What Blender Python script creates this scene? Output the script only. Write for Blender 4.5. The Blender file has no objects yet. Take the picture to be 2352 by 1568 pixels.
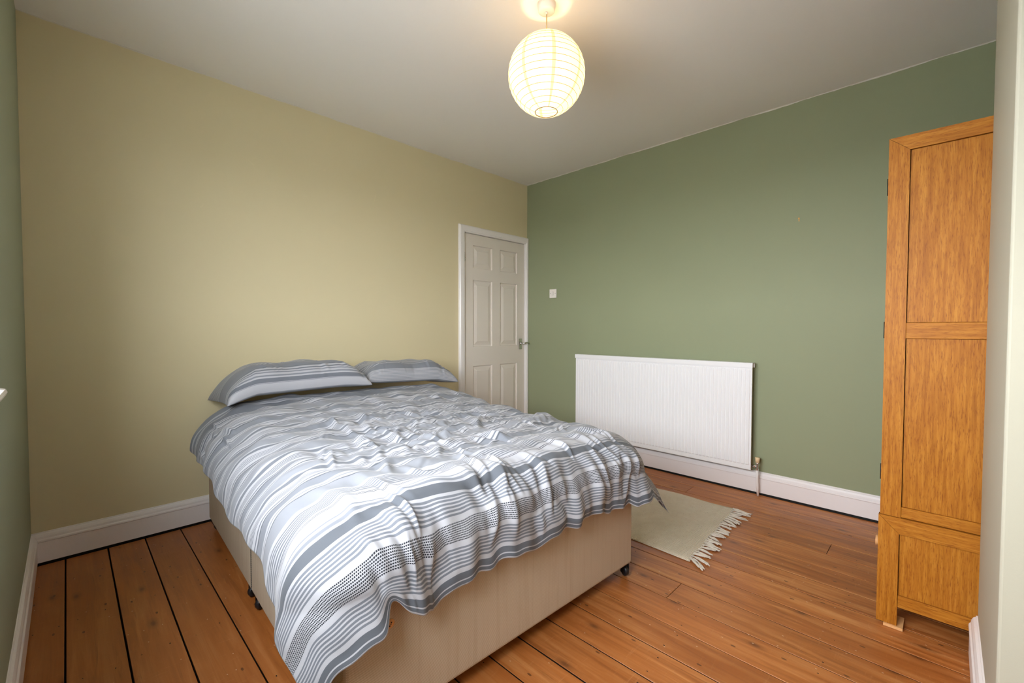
import bpy, bmesh, math, random
import numpy as np
from mathutils import Matrix, Vector

C = bpy.context.scene.collection
SC = bpy.context.scene

# ------------------------------------------------------------------ camera
F_PX = 1009.66
CAM = Vector((-3.3373, -3.0763, 1.1316))
YAW, PITCH, ROLL = math.radians(44.62), math.radians(-1.62), math.radians(0.07)
cd = bpy.data.cameras.new('camera'); cam = bpy.data.objects.new('camera', cd); C.objects.link(cam)
cd.sensor_width = 36.0; cd.lens = 36.0 * F_PX / 2352.0; cd.clip_start = 0.02; cd.clip_end = 200
fw = Vector((math.cos(PITCH) * math.cos(YAW), math.cos(PITCH) * math.sin(YAW), math.sin(PITCH)))
rt = Vector((math.sin(YAW), -math.cos(YAW), 0)); up = rt.cross(fw)
r2 = math.cos(ROLL) * rt + math.sin(ROLL) * up; u2 = -math.sin(ROLL) * rt + math.cos(ROLL) * up
m = Matrix((r2, u2, -fw)).transposed().to_4x4(); m.translation = CAM
cam.matrix_world = m
SC.camera = cam

# ------------------------------------------------------------------ world: plain bright overcast sky
SKY_COLOR, SKY_STRENGTH = (0.92, 0.955, 1.0, 1), 24.0
w = bpy.data.worlds.new('overcast'); SC.world = w; w.use_nodes = True
bg = w.node_tree.nodes['Background']; bg.inputs[0].default_value = SKY_COLOR; bg.inputs[1].default_value = SKY_STRENGTH

# window opening in the left wall (y0, y1, z0, z1)
WIN = (-2.95, -1.42, 0.975, 1.98)
pl = bpy.data.lights.new('window_portal', 'AREA'); pl.shape = 'RECTANGLE'
pl.size = WIN[3] - WIN[2]; pl.size_y = WIN[1] - WIN[0]; pl.cycles.is_portal = True
po = bpy.data.objects.new('window_portal', pl); C.objects.link(po)
po.location = (-3.66, (WIN[0] + WIN[1]) / 2, (WIN[2] + WIN[3]) / 2)
po.rotation_euler = (0, math.radians(-90), 0)

LAMP_POWER = 4.6
LAMP_GLOW = 0.10
LAMP_COLOR = (1.0, 0.73, 0.43)

SC.view_settings.view_transform = 'Standard'; SC.view_settings.look = 'None'
SC.view_settings.exposure = 0.38; SC.view_settings.gamma = 1.0
SC.view_settings.use_curve_mapping = False
SC.cycles.use_denoising = True
SC.cycles.max_bounces = 9; SC.cycles.diffuse_bounces = 6; SC.cycles.glossy_bounces = 4
SC.cycles.transmission_bounces = 6; SC.cycles.transparent_max_bounces = 8
SC.cycles.sample_clamp_indirect = 8.0
SC.cycles.caustics_reflective = False; SC.cycles.caustics_refractive = False

# ------------------------------------------------------------------ room dimensions
LX = 3.474      # length of the beige wall
YB = -3.50      # wall behind the camera
H = 2.60
rng = random.Random(7)


def srgb(r, g, b):
    f = lambda c: (c / 255 / 12.92) if c / 255 <= 0.04045 else ((c / 255 + 0.055) / 1.055) ** 2.4
    return (f(r), f(g), f(b), 1.0)


# ------------------------------------------------------------------ node helpers
class Mat:
    def __init__(s, name):
        s.m = bpy.data.materials.new(name); s.m.use_nodes = True
        s.nt = s.m.node_tree; s.p = s.nt.nodes['Principled BSDF']; s.out = s.nt.nodes['Material Output']

    def n(s, t, **kw):
        nd = s.nt.nodes.new(t)
        for k, v in kw.items(): setattr(nd, k, v)
        return nd

    def l(s, a, b): s.nt.links.new(a, b)

    def val(s, sock, x):
        if hasattr(x, 'type') and hasattr(x, 'node'): s.l(x, sock)
        else: sock.default_value = x

    def math(s, op, a, b=0.0, c=None, clamp=False):
        nd = s.n('ShaderNodeMath', operation=op, use_clamp=clamp); s.val(nd.inputs[0], a); s.val(nd.inputs[1], b)
        if c is not None: s.val(nd.inputs[2], c)
        return nd.outputs[0]

    def mix(s, f, a, b, blend='MIX'):
        nd = s.n('ShaderNodeMix', data_type='RGBA', blend_type=blend); s.val(nd.inputs[0], f)
        s.val(nd.inputs[6], a); s.val(nd.inputs[7], b); return nd.outputs[2]

    def noise(s, vec, scale=5.0, detail=3.0, rough=0.5, dist=0.0):
        nd = s.n('ShaderNodeTexNoise'); nd.inputs['Scale'].default_value = scale; nd.inputs['Detail'].default_value = detail
        nd.inputs['Roughness'].default_value = rough; nd.inputs['Distortion'].default_value = dist
        if vec is not None: s.l(vec, nd.inputs['Vector'])
        return nd.outputs['Fac']

    def mapping(s, vec, scale=(1, 1, 1), loc=(0, 0, 0), rot=(0, 0, 0)):
        nd = s.n('ShaderNodeMapping'); s.l(vec, nd.inputs[0]); nd.inputs['Scale'].default_value = scale
        s.val(nd.inputs['Location'], loc); nd.inputs['Rotation'].default_value = rot; return nd.outputs[0]

    def coord(s, which='Object'): return s.n('ShaderNodeTexCoord').outputs[which]
    def pos(s): return s.n('ShaderNodeNewGeometry').outputs['Position']

    def ramp(s, fac, stops, interp='LINEAR'):
        nd = s.n('ShaderNodeValToRGB'); cr = nd.color_ramp; cr.interpolation = interp
        s.val(nd.inputs[0], fac)
        while len(cr.elements) > 1: cr.elements.remove(cr.elements[-1])
        cr.elements[0].position = stops[0][0]; cr.elements[0].color = stops[0][1]
        for p, c in stops[1:]:
            e = cr.elements.new(p); e.color = c
        return nd.outputs[0]

    def sep(s, v):
        nd = s.n('ShaderNodeSeparateXYZ'); s.l(v, nd.inputs[0]); return nd.outputs

    def comb(s, x, y, z):
        nd = s.n('ShaderNodeCombineXYZ')
        for i, q in enumerate((x, y, z)): s.val(nd.inputs[i], q)
        return nd.outputs[0]

    def bump(s, h, strength=0.3, dist=0.01):
        nd = s.n('ShaderNodeBump'); nd.inputs['Strength'].default_value = strength; nd.inputs['Distance'].default_value = dist
        s.l(h, nd.inputs['Height']); s.l(nd.outputs[0], s.p.inputs['Normal'])

    def base(s, c): s.val(s.p.inputs['Base Color'], c)
    def rough(s, r): s.val(s.p.inputs['Roughness'], r)


def plain(name, col, rough=0.5, metal=0.0, bump=0.0, bscale=200):
    a = Mat(name); a.base(col); a.rough(rough); a.p.inputs['Metallic'].default_value = metal
    if bump:
        a.bump(a.noise(a.coord(), bscale, 3), bump, 0.004)
    return a.m


def paint_wall(name, col, edge_axis=None, edge_val=0.0, edge_col=None, scuffs=True):
    """Matt emulsion with roller texture, faint touch-up patches and an unsteady brushed line at the ceiling."""
    a = Mat(name); P = a.pos(); x, y, z = a.sep(P)
    big = a.noise(P, 1.3, 3)
    c2 = tuple(min(1, q * 1.06) for q in col[:3]) + (1,)
    c = a.mix(big, col, c2)
    if scuffs:
        sp = a.noise(P, 7.0, 5, 0.7, 1.0)
        f = a.math('MULTIPLY', a.math('GREATER_THAN', sp, 0.70), 0.18)
        c = a.mix(f, c, tuple(min(1, q * 1.22) for q in col[:3]) + (1,))
    wob = a.noise(P, 6.0, 4, 0.6)
    lim = a.math('MULTIPLY_ADD', wob, -0.020, H + 0.0035)
    top = a.math('GREATER_THAN', z, lim)
    c = a.mix(top, c, srgb(214, 208, 198))
    if edge_axis is not None:
        q = (x, y, z)[edge_axis]
        wob2 = a.noise(P, 5.0, 5, 0.65)
        d = a.math('ABSOLUTE', a.math('SUBTRACT', q, edge_val))
        f = a.math('LESS_THAN', d, a.math('MULTIPLY_ADD', wob2, 0.03, -0.010))
        c = a.mix(f, c, edge_col)
    c = a.mix(a.math('LESS_THAN', z, 0.016), c, (0.012, 0.010, 0.008, 1))      # shade of the gap under the skirting, painted near-black into the wall
    a.base(c); a.rough(0.62)
    a.p.inputs['Specular IOR Level'].default_value = 0.35
    a.bump(a.noise(P, 260, 2), 0.05, 0.003)
    return a.m


BEIGE, GREEN = srgb(212, 201, 165), srgb(145, 152, 121)
CREAM = srgb(175, 171, 154)
M_beige = paint_wall('beige_wall_paint', BEIGE)
M_green = paint_wall('sage_green_wall_paint', GREEN)
M_greenL = paint_wall('sage_green_wall_paint_by_window', srgb(152, 160, 138), 1, 0.0, srgb(160, 150, 112))
M_cream = paint_wall('cream_wall_paint', CREAM, scuffs=False)
M_ceiling = plain('ceiling_paint', srgb(242, 239, 236), 0.8, bump=0.05, bscale=180)
M_white = plain('white_gloss_paint', srgb(238, 234, 232), 0.28, bump=0.04, bscale=60)
M_trim = None
def trim_paint():
    a = Mat('worn_white_trim_paint'); P = a.pos()
    s1 = a.noise(P, 9, 6, 0.75, 0.6)
    f = a.math('MULTIPLY', a.math('GREATER_THAN', s1, 0.69), 0.35)
    s2 = a.noise(P, 2.5, 3)
    c = a.mix(s2, srgb(232, 226, 226), srgb(242, 238, 238))
    c = a.mix(f, c, srgb(196, 182, 164)); a.base(c); a.rough(0.35)
    a.bump(a.noise(P, 45, 4), 0.12, 0.004); return a.m
M_trim = trim_paint()
M_door = plain('door_satin_paint', srgb(226, 218, 208), 0.38, bump=0.05, bscale=120)
M_rad = plain('radiator_white_enamel', srgb(240, 240, 242), 0.30)
M_chrome = plain('chrome', (0.75, 0.75, 0.74, 1), 0.18, 1.0)
M_black = plain('black_plastic', (0.012, 0.012, 0.014, 1), 0.4)
M_iron = plain('dark_iron', (0.02, 0.018, 0.016, 1), 0.5, 0.6)
M_plastic = plain('white_plastic', srgb(236, 230, 224), 0.3)
M_cap = plain('cream_plastic', srgb(236, 210, 168), 0.4)
M_void = plain('dark_underfloor', (0.012, 0.009, 0.007, 1), 0.95)
M_wedge = plain('raw_pine', srgb(222, 168, 112), 0.6, bump=0.1, bscale=90)


def wood_floor():
    a = Mat('stained_pine_board'); o = a.coord(); rnd = a.n('ShaderNodeObjectInfo').outputs['Random']
    off = a.comb(a.math('MULTIPLY', rnd, 37.0), a.math('MULTIPLY', rnd, 91.0), 0.0)
    va = a.n('ShaderNodeVectorMath', operation='ADD'); a.l(o, va.inputs[0]); a.l(off, va.inputs[1]); v = va.outputs[0]
    g1 = a.noise(a.mapping(v, (26, 1.5, 26)), 1.0, 6, 0.62, 1.2)
    g2 = a.noise(a.mapping(v, (120, 3.0, 120)), 1.0, 4, 0.6, 0.4)
    blot = a.noise(a.mapping(v, (5, 1.8, 5)), 1.0, 4, 0.6)
    dark, mid, lite = srgb(136, 78, 36), srgb(190, 118, 58), srgb(220, 158, 96)
    c = a.ramp(g1, [(0.28, dark), (0.5, mid), (0.72, lite)])
    c = a.mix(a.math('MULTIPLY', g2, 0.35), c, srgb(120, 64, 28))
    c = a.mix(a.ramp(blot, [(0.42, (0, 0, 0, 1)), (0.7, (0.55, 0.55, 0.55, 1))]), c, srgb(142, 74, 28))
    # per board tone
    hs = a.n('ShaderNodeHueSaturation'); a.l(c, hs.inputs['Color'])
    a.val(hs.inputs['Value'], a.math('MULTIPLY_ADD', rnd, 0.22, 0.88)); c = hs.outputs[0]
    # redder and darker towards the window, paler on the worn side by the wardrobe
    wx = a.sep(a.pos())[0]
    worn = a.math('MULTIPLY_ADD', wx, 0.42, 1.24, clamp=True)
    c = a.mix(a.math('MULTIPLY', a.math('SUBTRACT', 1.0, worn), 0.55), c, srgb(152, 88, 38))
    # pale wear along the grain
    wr = a.noise(a.mapping(v, (14, 1.1, 14), (3, 5, 1)), 1.0, 7, 0.72, 0.8)
    wf = a.math('MULTIPLY', a.math('MULTIPLY', a.ramp(wr, [(0.56, (0, 0, 0, 1)), (0.72, (1, 1, 1, 1))]), 0.5), a.math('MULTIPLY_ADD', worn, 0.85, 0.15))
    c = a.mix(wf, c, srgb(206, 146, 92))
    # knots
    vo = a.n('ShaderNodeTexVoronoi', feature='F1', voronoi_dimensions='2D'); a.l(a.mapping(v, (6.0, 2.6, 1)), vo.inputs['Vector']); vo.inputs['Scale'].default_value = 1.0
    kf = a.ramp(vo.outputs['Distance'], [(0.0, (1, 1, 1, 1)), (0.035, (0.75, 0.75, 0.75, 1)), (0.060, (0.35, 0.35, 0.35, 1)), (0.13, (0, 0, 0, 1))])
    keep = a.math('GREATER_THAN', a.sep(vo.outputs['Color'])[0], 0.45)
    c = a.mix(a.math('MULTIPLY', a.math('MULTIPLY', kf, keep), 0.75), c, srgb(70, 36, 16))
    # small dark scars and paint specks
    v2 = a.n('ShaderNodeTexVoronoi', feature='F1', voronoi_dimensions='2D'); a.l(a.mapping(v, (16, 7, 1), (7, 2, 0)), v2.inputs['Vector']); v2.inputs['Scale'].default_value = 1.0
    kf2 = a.math('MULTIPLY', a.math('MULTIPLY', a.math('LESS_THAN', v2.outputs['Distance'], 0.060), a.math('GREATER_THAN', a.sep(v2.outputs['Color'])[0], 0.80)), 0.7)
    c = a.mix(kf2, c, srgb(58, 32, 18))
    v3 = a.n('ShaderNodeTexVoronoi', feature='F1', voronoi_dimensions='2D'); a.l(a.mapping(v, (19, 11, 1), (1, 9, 0)), v3.inputs['Vector']); v3.inputs['Scale'].default_value = 1.0
    c = a.mix(a.math('MULTIPLY', a.math('MULTIPLY', a.math('LESS_THAN', v3.outputs['Distance'], 0.032), a.math('GREATER_THAN', a.sep(v3.outputs['Color'])[1], 0.80)), 0.6), c, srgb(222, 200, 176))
    sc1 = a.noise(a.mapping(v, (7, 75, 7), (2, 4, 0)), 1.0, 5, 0.7, 1.5); sc2 = a.noise(a.mapping(v, (48, 2.6, 9), (8, 1, 0)), 1.0, 6, 0.75, 0.6)
    c = a.mix(a.ramp(sc1, [(0.60, (0, 0, 0, 1)), (0.70, (0.22, 0.22, 0.22, 1))]), c, srgb(206, 150, 100))
    c = a.mix(a.ramp(sc2, [(0.56, (0, 0, 0, 1)), (0.70, (0.45, 0.45, 0.45, 1))]), c, srgb(104, 56, 26))
    # grime and painted-in shade: board sides darkened so the gaps read black
    c = a.mix(a.math('LESS_THAN', a.sep(a.pos())[2], -0.0024), c, (0.014, 0.009, 0.006, 1))
    a.base(c)
    a.rough(a.math('MULTIPLY_ADD', g1, 0.25, 0.30))
    a.bump(a.math('ADD', g1, a.math('MULTIPLY', g2, 0.5)), 0.22, 0.003)
    return a.m
M_floor = wood_floor()


def oak(name, axis):
    """axis = grain direction"""
    a = Mat(name); o = a.coord(); rnd = a.n('ShaderNodeObjectInfo').outputs['Random']
    va = a.n('ShaderNodeVectorMath', operation='ADD'); a.l(o, va.inputs[0])
    a.l(a.comb(a.math('MULTIPLY', rnd, 13.0), a.math('MULTIPLY', rnd, 29.0), a.math('MULTIPLY', rnd, 17.0)), va.inputs[1]); v = va.outputs[0]
    def sc(across, along): return tuple(along if i == axis else across for i in range(3))
    lowf = a.noise(a.mapping(v, sc(3.4, 0.7)), 1.0, 3, 0.5, 0.6)
    wv = a.math('FRACT', a.math('MULTIPLY', lowf, 15.0))
    ring = a.math('ABSOLUTE', a.math('MULTIPLY_ADD', wv, 2.0, -1.0))
    fine = a.noise(a.mapping(v, sc(430, 34)), 1.0, 4, 0.65, 0.2)
    fine2 = a.noise(a.mapping(v, sc(120, 6.0)), 1.0, 4, 0.6, 0.3)
    c = a.ramp(fine2, [(0.3, srgb(150, 90, 20)), (0.5, srgb(172, 109, 30)), (0.7, srgb(188, 127, 45))])
    c = a.mix(a.math('MULTIPLY', ring, 0.22), c, srgb(150, 84, 24))
    c = a.mix(a.ramp(fine, [(0.52, (0, 0, 0, 1)), (0.66, (0.8, 0.8, 0.8, 1))]), c, srgb(122, 62, 12))
    a.base(c); a.rough(0.5); a.p.inputs['Specular IOR Level'].default_value = 0.22; a.bump(fine, 0.12, 0.002)
    return a.m
M_oak_v, M_oak_h, M_oak_x = oak('oiled_oak_upright', 2), oak('oiled_oak_rail', 1), oak('oiled_oak_crosswise', 0)
M_joint = plain('dark_joint_line', srgb(96, 54, 18), 0.8)


# ------------------------------------------------------------------ mesh helpers
def wloc(o):
    v = Vector((0, 0, 0))
    while o is not None:
        v += o.location; o = o.parent
    return v


def empty(name, loc=(0, 0, 0), rz=0.0, parent=None):
    o = bpy.data.objects.new(name, None); C.objects.link(o); o.empty_display_size = 0.05
    if parent is not None:
        o.parent = parent; o.location = Vector(loc) - (Vector((0, 0, 0)) if parent.get('_loc') else wloc(parent))
    else: o.location = loc
    o.rotation_euler = (0, 0, rz); return o


def tag(o, label=None, cat=None, group=None, kind=None):
    if label: o['label'] = label
    if cat: o['category'] = cat
    if group: o['group'] = group
    if kind: o['kind'] = kind
    return o


LOCAL = set()     # names of rotated parents: their children are given in local coordinates


def is_local(p):
    while p is not None:
        if p.name in LOCAL: return True
        p = p.parent
    return False


def link(name, me, mat, parent=None, smooth=False, origin=None):
    """me holds world coordinates (or coordinates local to a rotated root); origin is moved to the base of the mesh"""
    co = np.empty(len(me.vertices) * 3); me.vertices.foreach_get('co', co); co = co.reshape(-1, 3)
    if origin is None:
        lo, hi = co.min(0), co.max(0); origin = ((lo[0] + hi[0]) / 2, (lo[1] + hi[1]) / 2, lo[2])
    og = np.array(origin, float)
    me.vertices.foreach_set('co', (co - og).ravel()); me.update()
    if smooth: me.polygons.foreach_set('use_smooth', [True] * len(me.polygons))
    me.materials.clear(); me.materials.append(mat)
    o = bpy.data.objects.new(name, me); C.objects.link(o)
    if parent is not None:
        o.parent = parent
        base = Vector((0, 0, 0))
        p = parent
        while p is not None and p.name not in LOCAL:
            base += p.location; p = p.parent
        if p is not None:      # inside a rotated root: sum only the locations below that root
            base = Vector((0, 0, 0)); p2 = parent
            while p2.name not in LOCAL: base += p2.location; p2 = p2.parent
        o.location = Vector(og) - base
    else: o.location = og
    return o


def mesh(name, verts, faces):
    me = bpy.data.meshes.new(name); me.from_pydata([tuple(v) for v in verts], [], faces); me.update(); return me


def bm_box(bm, x0, x1, y0, y1, z0, z1):
    vs = [bm.verts.new(p) for p in ((x0, y0, z0), (x1, y0, z0), (x1, y1, z0), (x0, y1, z0), (x0, y0, z1), (x1, y0, z1), (x1, y1, z1), (x0, y1, z1))]
    for f in ((0, 3, 2, 1), (4, 5, 6, 7), (0, 1, 5, 4), (1, 2, 6, 5), (2, 3, 7, 6), (3, 0, 4, 7)): bm.faces.new([vs[i] for i in f])


def boxes(name, lst, mat, parent=None, bevel=0.0, seg=2, smooth=False):
    bm = bmesh.new()
    for b in lst: bm_box(bm, *b)
    if bevel: bmesh.ops.bevel(bm, geom=list(bm.edges), offset=bevel, segments=seg, profile=0.5, affect='EDGES', clamp_overlap=True)
    bmesh.ops.recalc_face_normals(bm, faces=list(bm.faces))
    me = bpy.data.meshes.new(name); bm.to_mesh(me); bm.free()
    return link(name, me, mat, parent, smooth)


def box(name, x0, x1, y0, y1, z0, z1, mat, parent=None, bevel=0.0, seg=2):
    return boxes(name, [(x0, x1, y0, y1, z0, z1)], mat, parent, bevel, seg)


def prism(name, poly, fn, d0, d1, mat, parent=None, smooth=False):
    """poly: list of 2-d points; fn(u, v, d) -> xyz; extruded from d0 to d1"""
    n = len(poly); vs = [fn(u, v, d0) for u, v in poly] + [fn(u, v, d1) for u, v in poly]
    fs = [list(range(n))[::-1], list(range(n, 2 * n))] + [[i, (i + 1) % n, n + (i + 1) % n, n + i] for i in range(n)]
    bm = bmesh.new(); bv = [bm.verts.new(v) for v in vs]
    for f in fs: bm.faces.new([bv[i] for i in f])
    bmesh.ops.recalc_face_normals(bm, faces=list(bm.faces))
    me = bpy.data.meshes.new(name); bm.to_mesh(me); bm.free()
    return link(name, me, mat, parent, smooth)


def lathe(name, prof, mat, parent=None, seg=32, M=None, smooth=True, close=False):
    """prof: (radius, height); turned about z, then placed with the matrix M"""
    vs, fs = [], []
    n = len(prof)
    for i in range(seg):
        a = 2 * math.pi * i / seg
        for r, z in prof: vs.append((r * math.cos(a), r * math.sin(a), z))
    for i in range(seg):
        j = (i + 1) % seg
        for k in range(n - 1): fs.append((i * n + k, j * n + k, j * n + k + 1, i * n + k + 1))
    bm = bmesh.new(); bv = [bm.verts.new(v) for v in vs]
    for f in fs:
        try: bm.faces.new([bv[i] for i in f])
        except ValueError: pass
    bmesh.ops.remove_doubles(bm, verts=list(bm.verts), dist=1e-5)
    bmesh.ops.recalc_face_normals(bm, faces=list(bm.faces))
    if M is not None: bmesh.ops.transform(bm, matrix=M, verts=list(bm.verts))
    me = bpy.data.meshes.new(name); bm.to_mesh(me); bm.free()
    o = link(name, me, mat, parent, smooth)
    return o


def tube_data(pts, rad, seg=8, caps=True):
    pts = [Vector(p) for p in pts]; vs, fs = [], []
    n = len(pts); prev = None
    for i, p in enumerate(pts):
        t = (pts[min(i + 1, n - 1)] - pts[max(i - 1, 0)]).normalized()
        if prev is None:
            a = Vector((0, 0, 1)) if abs(t.z) < 0.9 else Vector((1, 0, 0)); nrm = t.cross(a).normalized()
        else: nrm = (prev - t * prev.dot(t)).normalized()
        prev = nrm; b = t.cross(nrm); r = rad[i] if hasattr(rad, '__len__') else rad
        for k in range(seg):
            an = 2 * math.pi * k / seg; vs.append(p + r * (math.cos(an) * nrm + math.sin(an) * b))
    for i in range(n - 1):
        for k in range(seg): fs.append((i * seg + k, i * seg + (k + 1) % seg, (i + 1) * seg + (k + 1) % seg, (i + 1) * seg + k))
    if caps: fs += [tuple(range(seg))[::-1], tuple(range((n - 1) * seg, n * seg))]
    return vs, fs


def tubes(name, lst, mat, parent=None, seg=8):
    V, Fc = [], []
    for pts, rad in lst:
        v, f = tube_data(pts, rad, seg); o = len(V); V += v; Fc += [tuple(i + o for i in q) for q in f]
    return link(name, mesh(name, V, Fc), mat, parent, True)


def place(loc, rx=0, ry=0, rz=0):
    return Matrix.Translation(loc) @ Matrix.Rotation(rz, 4, 'Z') @ Matrix.Rotation(ry, 4, 'Y') @ Matrix.Rotation(rx, 4, 'X')


def struct(o): o['kind'] = 'structure'; return o


# ------------------------------------------------------------------ the room shell
T = 0.20
DX0, DX1, DZ = -0.842, -0.030, 2.002          # door opening in the back wall
struct(boxes('wall_back', [(-LX - T, DX0, 0, T, -0.05, H), (DX0, DX1, 0, T, DZ, H), (DX1, T, 0, T, -0.05, H)], M_beige))
struct(boxes('wall_right', [(0, T, YB - T, 0, -0.05, H)], M_green))
struct(boxes('wall_left', [(-LX - T, -LX, WIN[1], 0, -0.05, H), (-LX - T, -LX, YB - T, WIN[0], -0.05, H),
                           (-LX - T, -LX, WIN[0], WIN[1], -0.05, WIN[2]), (-LX - T, -LX, WIN[0], WIN[1], WIN[3], H)], M_greenL))
struct(box('wall_front', -LX, 0, YB - T, YB, -0.05, H, M_cream))
CHX0, CHX1, CHY = -1.862, -1.168, -3.174
struct(box('wall_chimney', CHX0, CHX1, YB + 0.001, CHY, -0.05, H, M_cream, bevel=0.006, seg=3))
struct(box('ceiling', -LX - T, T, YB - T, T, H, H + 0.15, M_ceiling))

# floor: dark void under the boards, each board a plank of its own
fl = empty('floor', (-LX / 2, YB / 2, 0)); struct(fl)
box('subfloor', -LX - T, T, YB - T, T, -0.16, -0.030, M_void, fl)
edges = [-3.472, -3.362, -3.208, -3.060, -2.906, -2.76, -2.62, -2.475, -2.33, -2.19, -2.037, -1.89, -1.737, -1.58, -1.432, -1.288, -1.13, -0.99, -0.83, -0.665, -0.526, -0.335, -0.187, -0.024, -0.001]
cuts = {13: [-2.26], 19: [-2.67], 21: [-1.807], 8: [-0.9], 16: [-3.3], 5: [-1.6], 23: []}
for i in range(len(edges) - 2):
    x0, x1 = edges[i], edges[i + 1]
    ys = [-0.022] + cuts.get(i, []) + [YB + 0.004]
    for k in range(len(ys) - 1):
        g = rng.uniform(0.0016, 0.0030) if i > 4 else rng.uniform(0.0022, 0.0034)
        dz = rng.uniform(-0.0010, 0.0)
        y1, y0 = ys[k] - (0.0008 if k else 0), ys[k + 1] + 0.0008
        bm = bmesh.new(); bm_box(bm, x0 + g, x1 - g, y0, y1, -0.028, dz)
        bmesh.ops.bevel(bm, geom=[e for e in bm.edges if all(v.co.z > -0.01 for v in e.verts)], offset=0.0010, segments=1, affect='EDGES')
        me = bpy.data.meshes.new('floorboard'); bm.to_mesh(me); bm.free()
        link('floorboard', me, M_floor, fl, origin=((x0 + x1) / 2, (y0 + y1) / 2, 0))
V, Fc = [], []
for i in range(len(edges) - 2):
    for yj in (-0.28, -0.70, -1.12, -1.54, -1.97, -2.39, -2.80, -3.22):
        for s in (0.22, 0.78):
            cx = edges[i] + s * (edges[i + 1] - edges[i]) + rng.uniform(-0.008, 0.008); cy = yj + rng.uniform(-0.012, 0.012)
            o = len(V); rr = rng.uniform(0.0016, 0.0030)
            V += [(cx + rr * 0.8 * math.cos(q * math.pi / 4), cy + rr * 1.3 * math.sin(q * math.pi / 4), 0.0006) for q in range(8)]
            Fc.append(tuple(range(o, o + 8)))
nl = link('nail_heads', mesh('nail_heads', V, Fc), M_iron, fl); nl['kind'] = 'stuff'

# skirting boards: moulded profile (distance from wall, height)
SK = [(0, 0.012), (0.019, 0.012), (0.019, 0.108), (0.0215, 0.112), (0.0205, 0.119), (0.0165, 0.124), (0.0150, 0.134), (0.0105, 0.144), (0.0045, 0.149), (0.0040, 0.153), (0, 0.154)]
# the fitted mouldings stop at the corners they meet
struct(prism('baseboard_back', SK, lambda u, v, d: (d, -u, v), -LX + 0.0005, DX0 - 0.068, M_trim))
struct(prism('baseboard_right', SK, lambda u, v, d: (-u, d, v), YB + 0.001, -0.032, M_trim))
struct(prism('baseboard_left', SK, lambda u, v, d: (-LX + u, d, v), YB + 0.022, -0.0215, M_trim))
struct(prism('baseboard_chimney', SK, lambda u, v, d: (d, CHY + u, v), CHX0, CHX1 + 0.0, M_trim))
struct(prism('baseboard_return', SK, lambda u, v, d: (CHX0 - u, d, v), YB + 0.022, CHY, M_trim))
struct(prism('baseboard_front', SK, lambda u, v, d: (d, YB + u, v), -LX + 0.022, CHX0 - 0.022, M_trim))

# ------------------------------------------------------------------ door in the back wall
dr = empty('door_1', ((DX0 + DX1) / 2, 0.02, 0)); struct(dr)
tag(dr, 'white six-panel door with chrome lever handle in the corner of the beige wall')
ARCH = [(0, 0), (0, 0.012), (0.004, 0.016), (0.010, 0.017), (0.014, 0.021), (0.048, 0.024), (0.056, 0.022), (0.062, 0.015), (0.064, 0)]
def arch_path(name, pts, dirs, wscale=1.0):
    """mitred architrave piece between two points; u runs outwards from the opening, v stands off the wall"""
    (p0, o0), (p1, o1) = pts
    n = len(ARCH); vs = []
    for p, o in ((p0, o0), (p1, o1)):
        for u, v in ARCH: vs.append((p[0] + o[0] * u * wscale, -v, p[1] + o[1] * u))
    fs = [list(range(n))[::-1], list(range(n, 2 * n))] + [[i, (i + 1) % n, n + (i + 1) % n, n + i] for i in range(n)]
    bm = bmesh.new(); bv = [bm.verts.new(v) for v in vs]
    for f in fs: bm.faces.new([bv[i] for i in f])
    bmesh.ops.recalc_face_normals(bm, faces=list(bm.faces))
    me = bpy.data.meshes.new(name); bm.to_mesh(me); bm.free(); return link(name, me, M_white, dr)
xi0, xi1, zi = DX0 + 0.010, DX1 - 0.004, DZ - 0.006
arch_path('architrave', [((xi0, 0.0), (-1, 0)), ((xi0, zi), (-1, 1))], None)
arch_path('architrave', [((xi0, zi), (-1, 1)), ((xi1, zi), (0.52, 1))], None)
arch_path('architrave', [((xi1, 0.0), (0.52, 0)), ((xi1, zi), (0.52, 1))], None)
boxes('door_lining', [(DX0, DX0 + 0.010, 0.0005, 0.12, 0, DZ), (DX1 - 0.005, DX1, 0.0005, 0.12, 0, DZ), (DX0, DX1, 0.0005, 0.12, DZ - 0.006, DZ),
                      (DX0 + 0.010, DX1 - 0.005, 0.055, 0.07, 0, DZ - 0.006)], M_white, dr)
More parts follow.
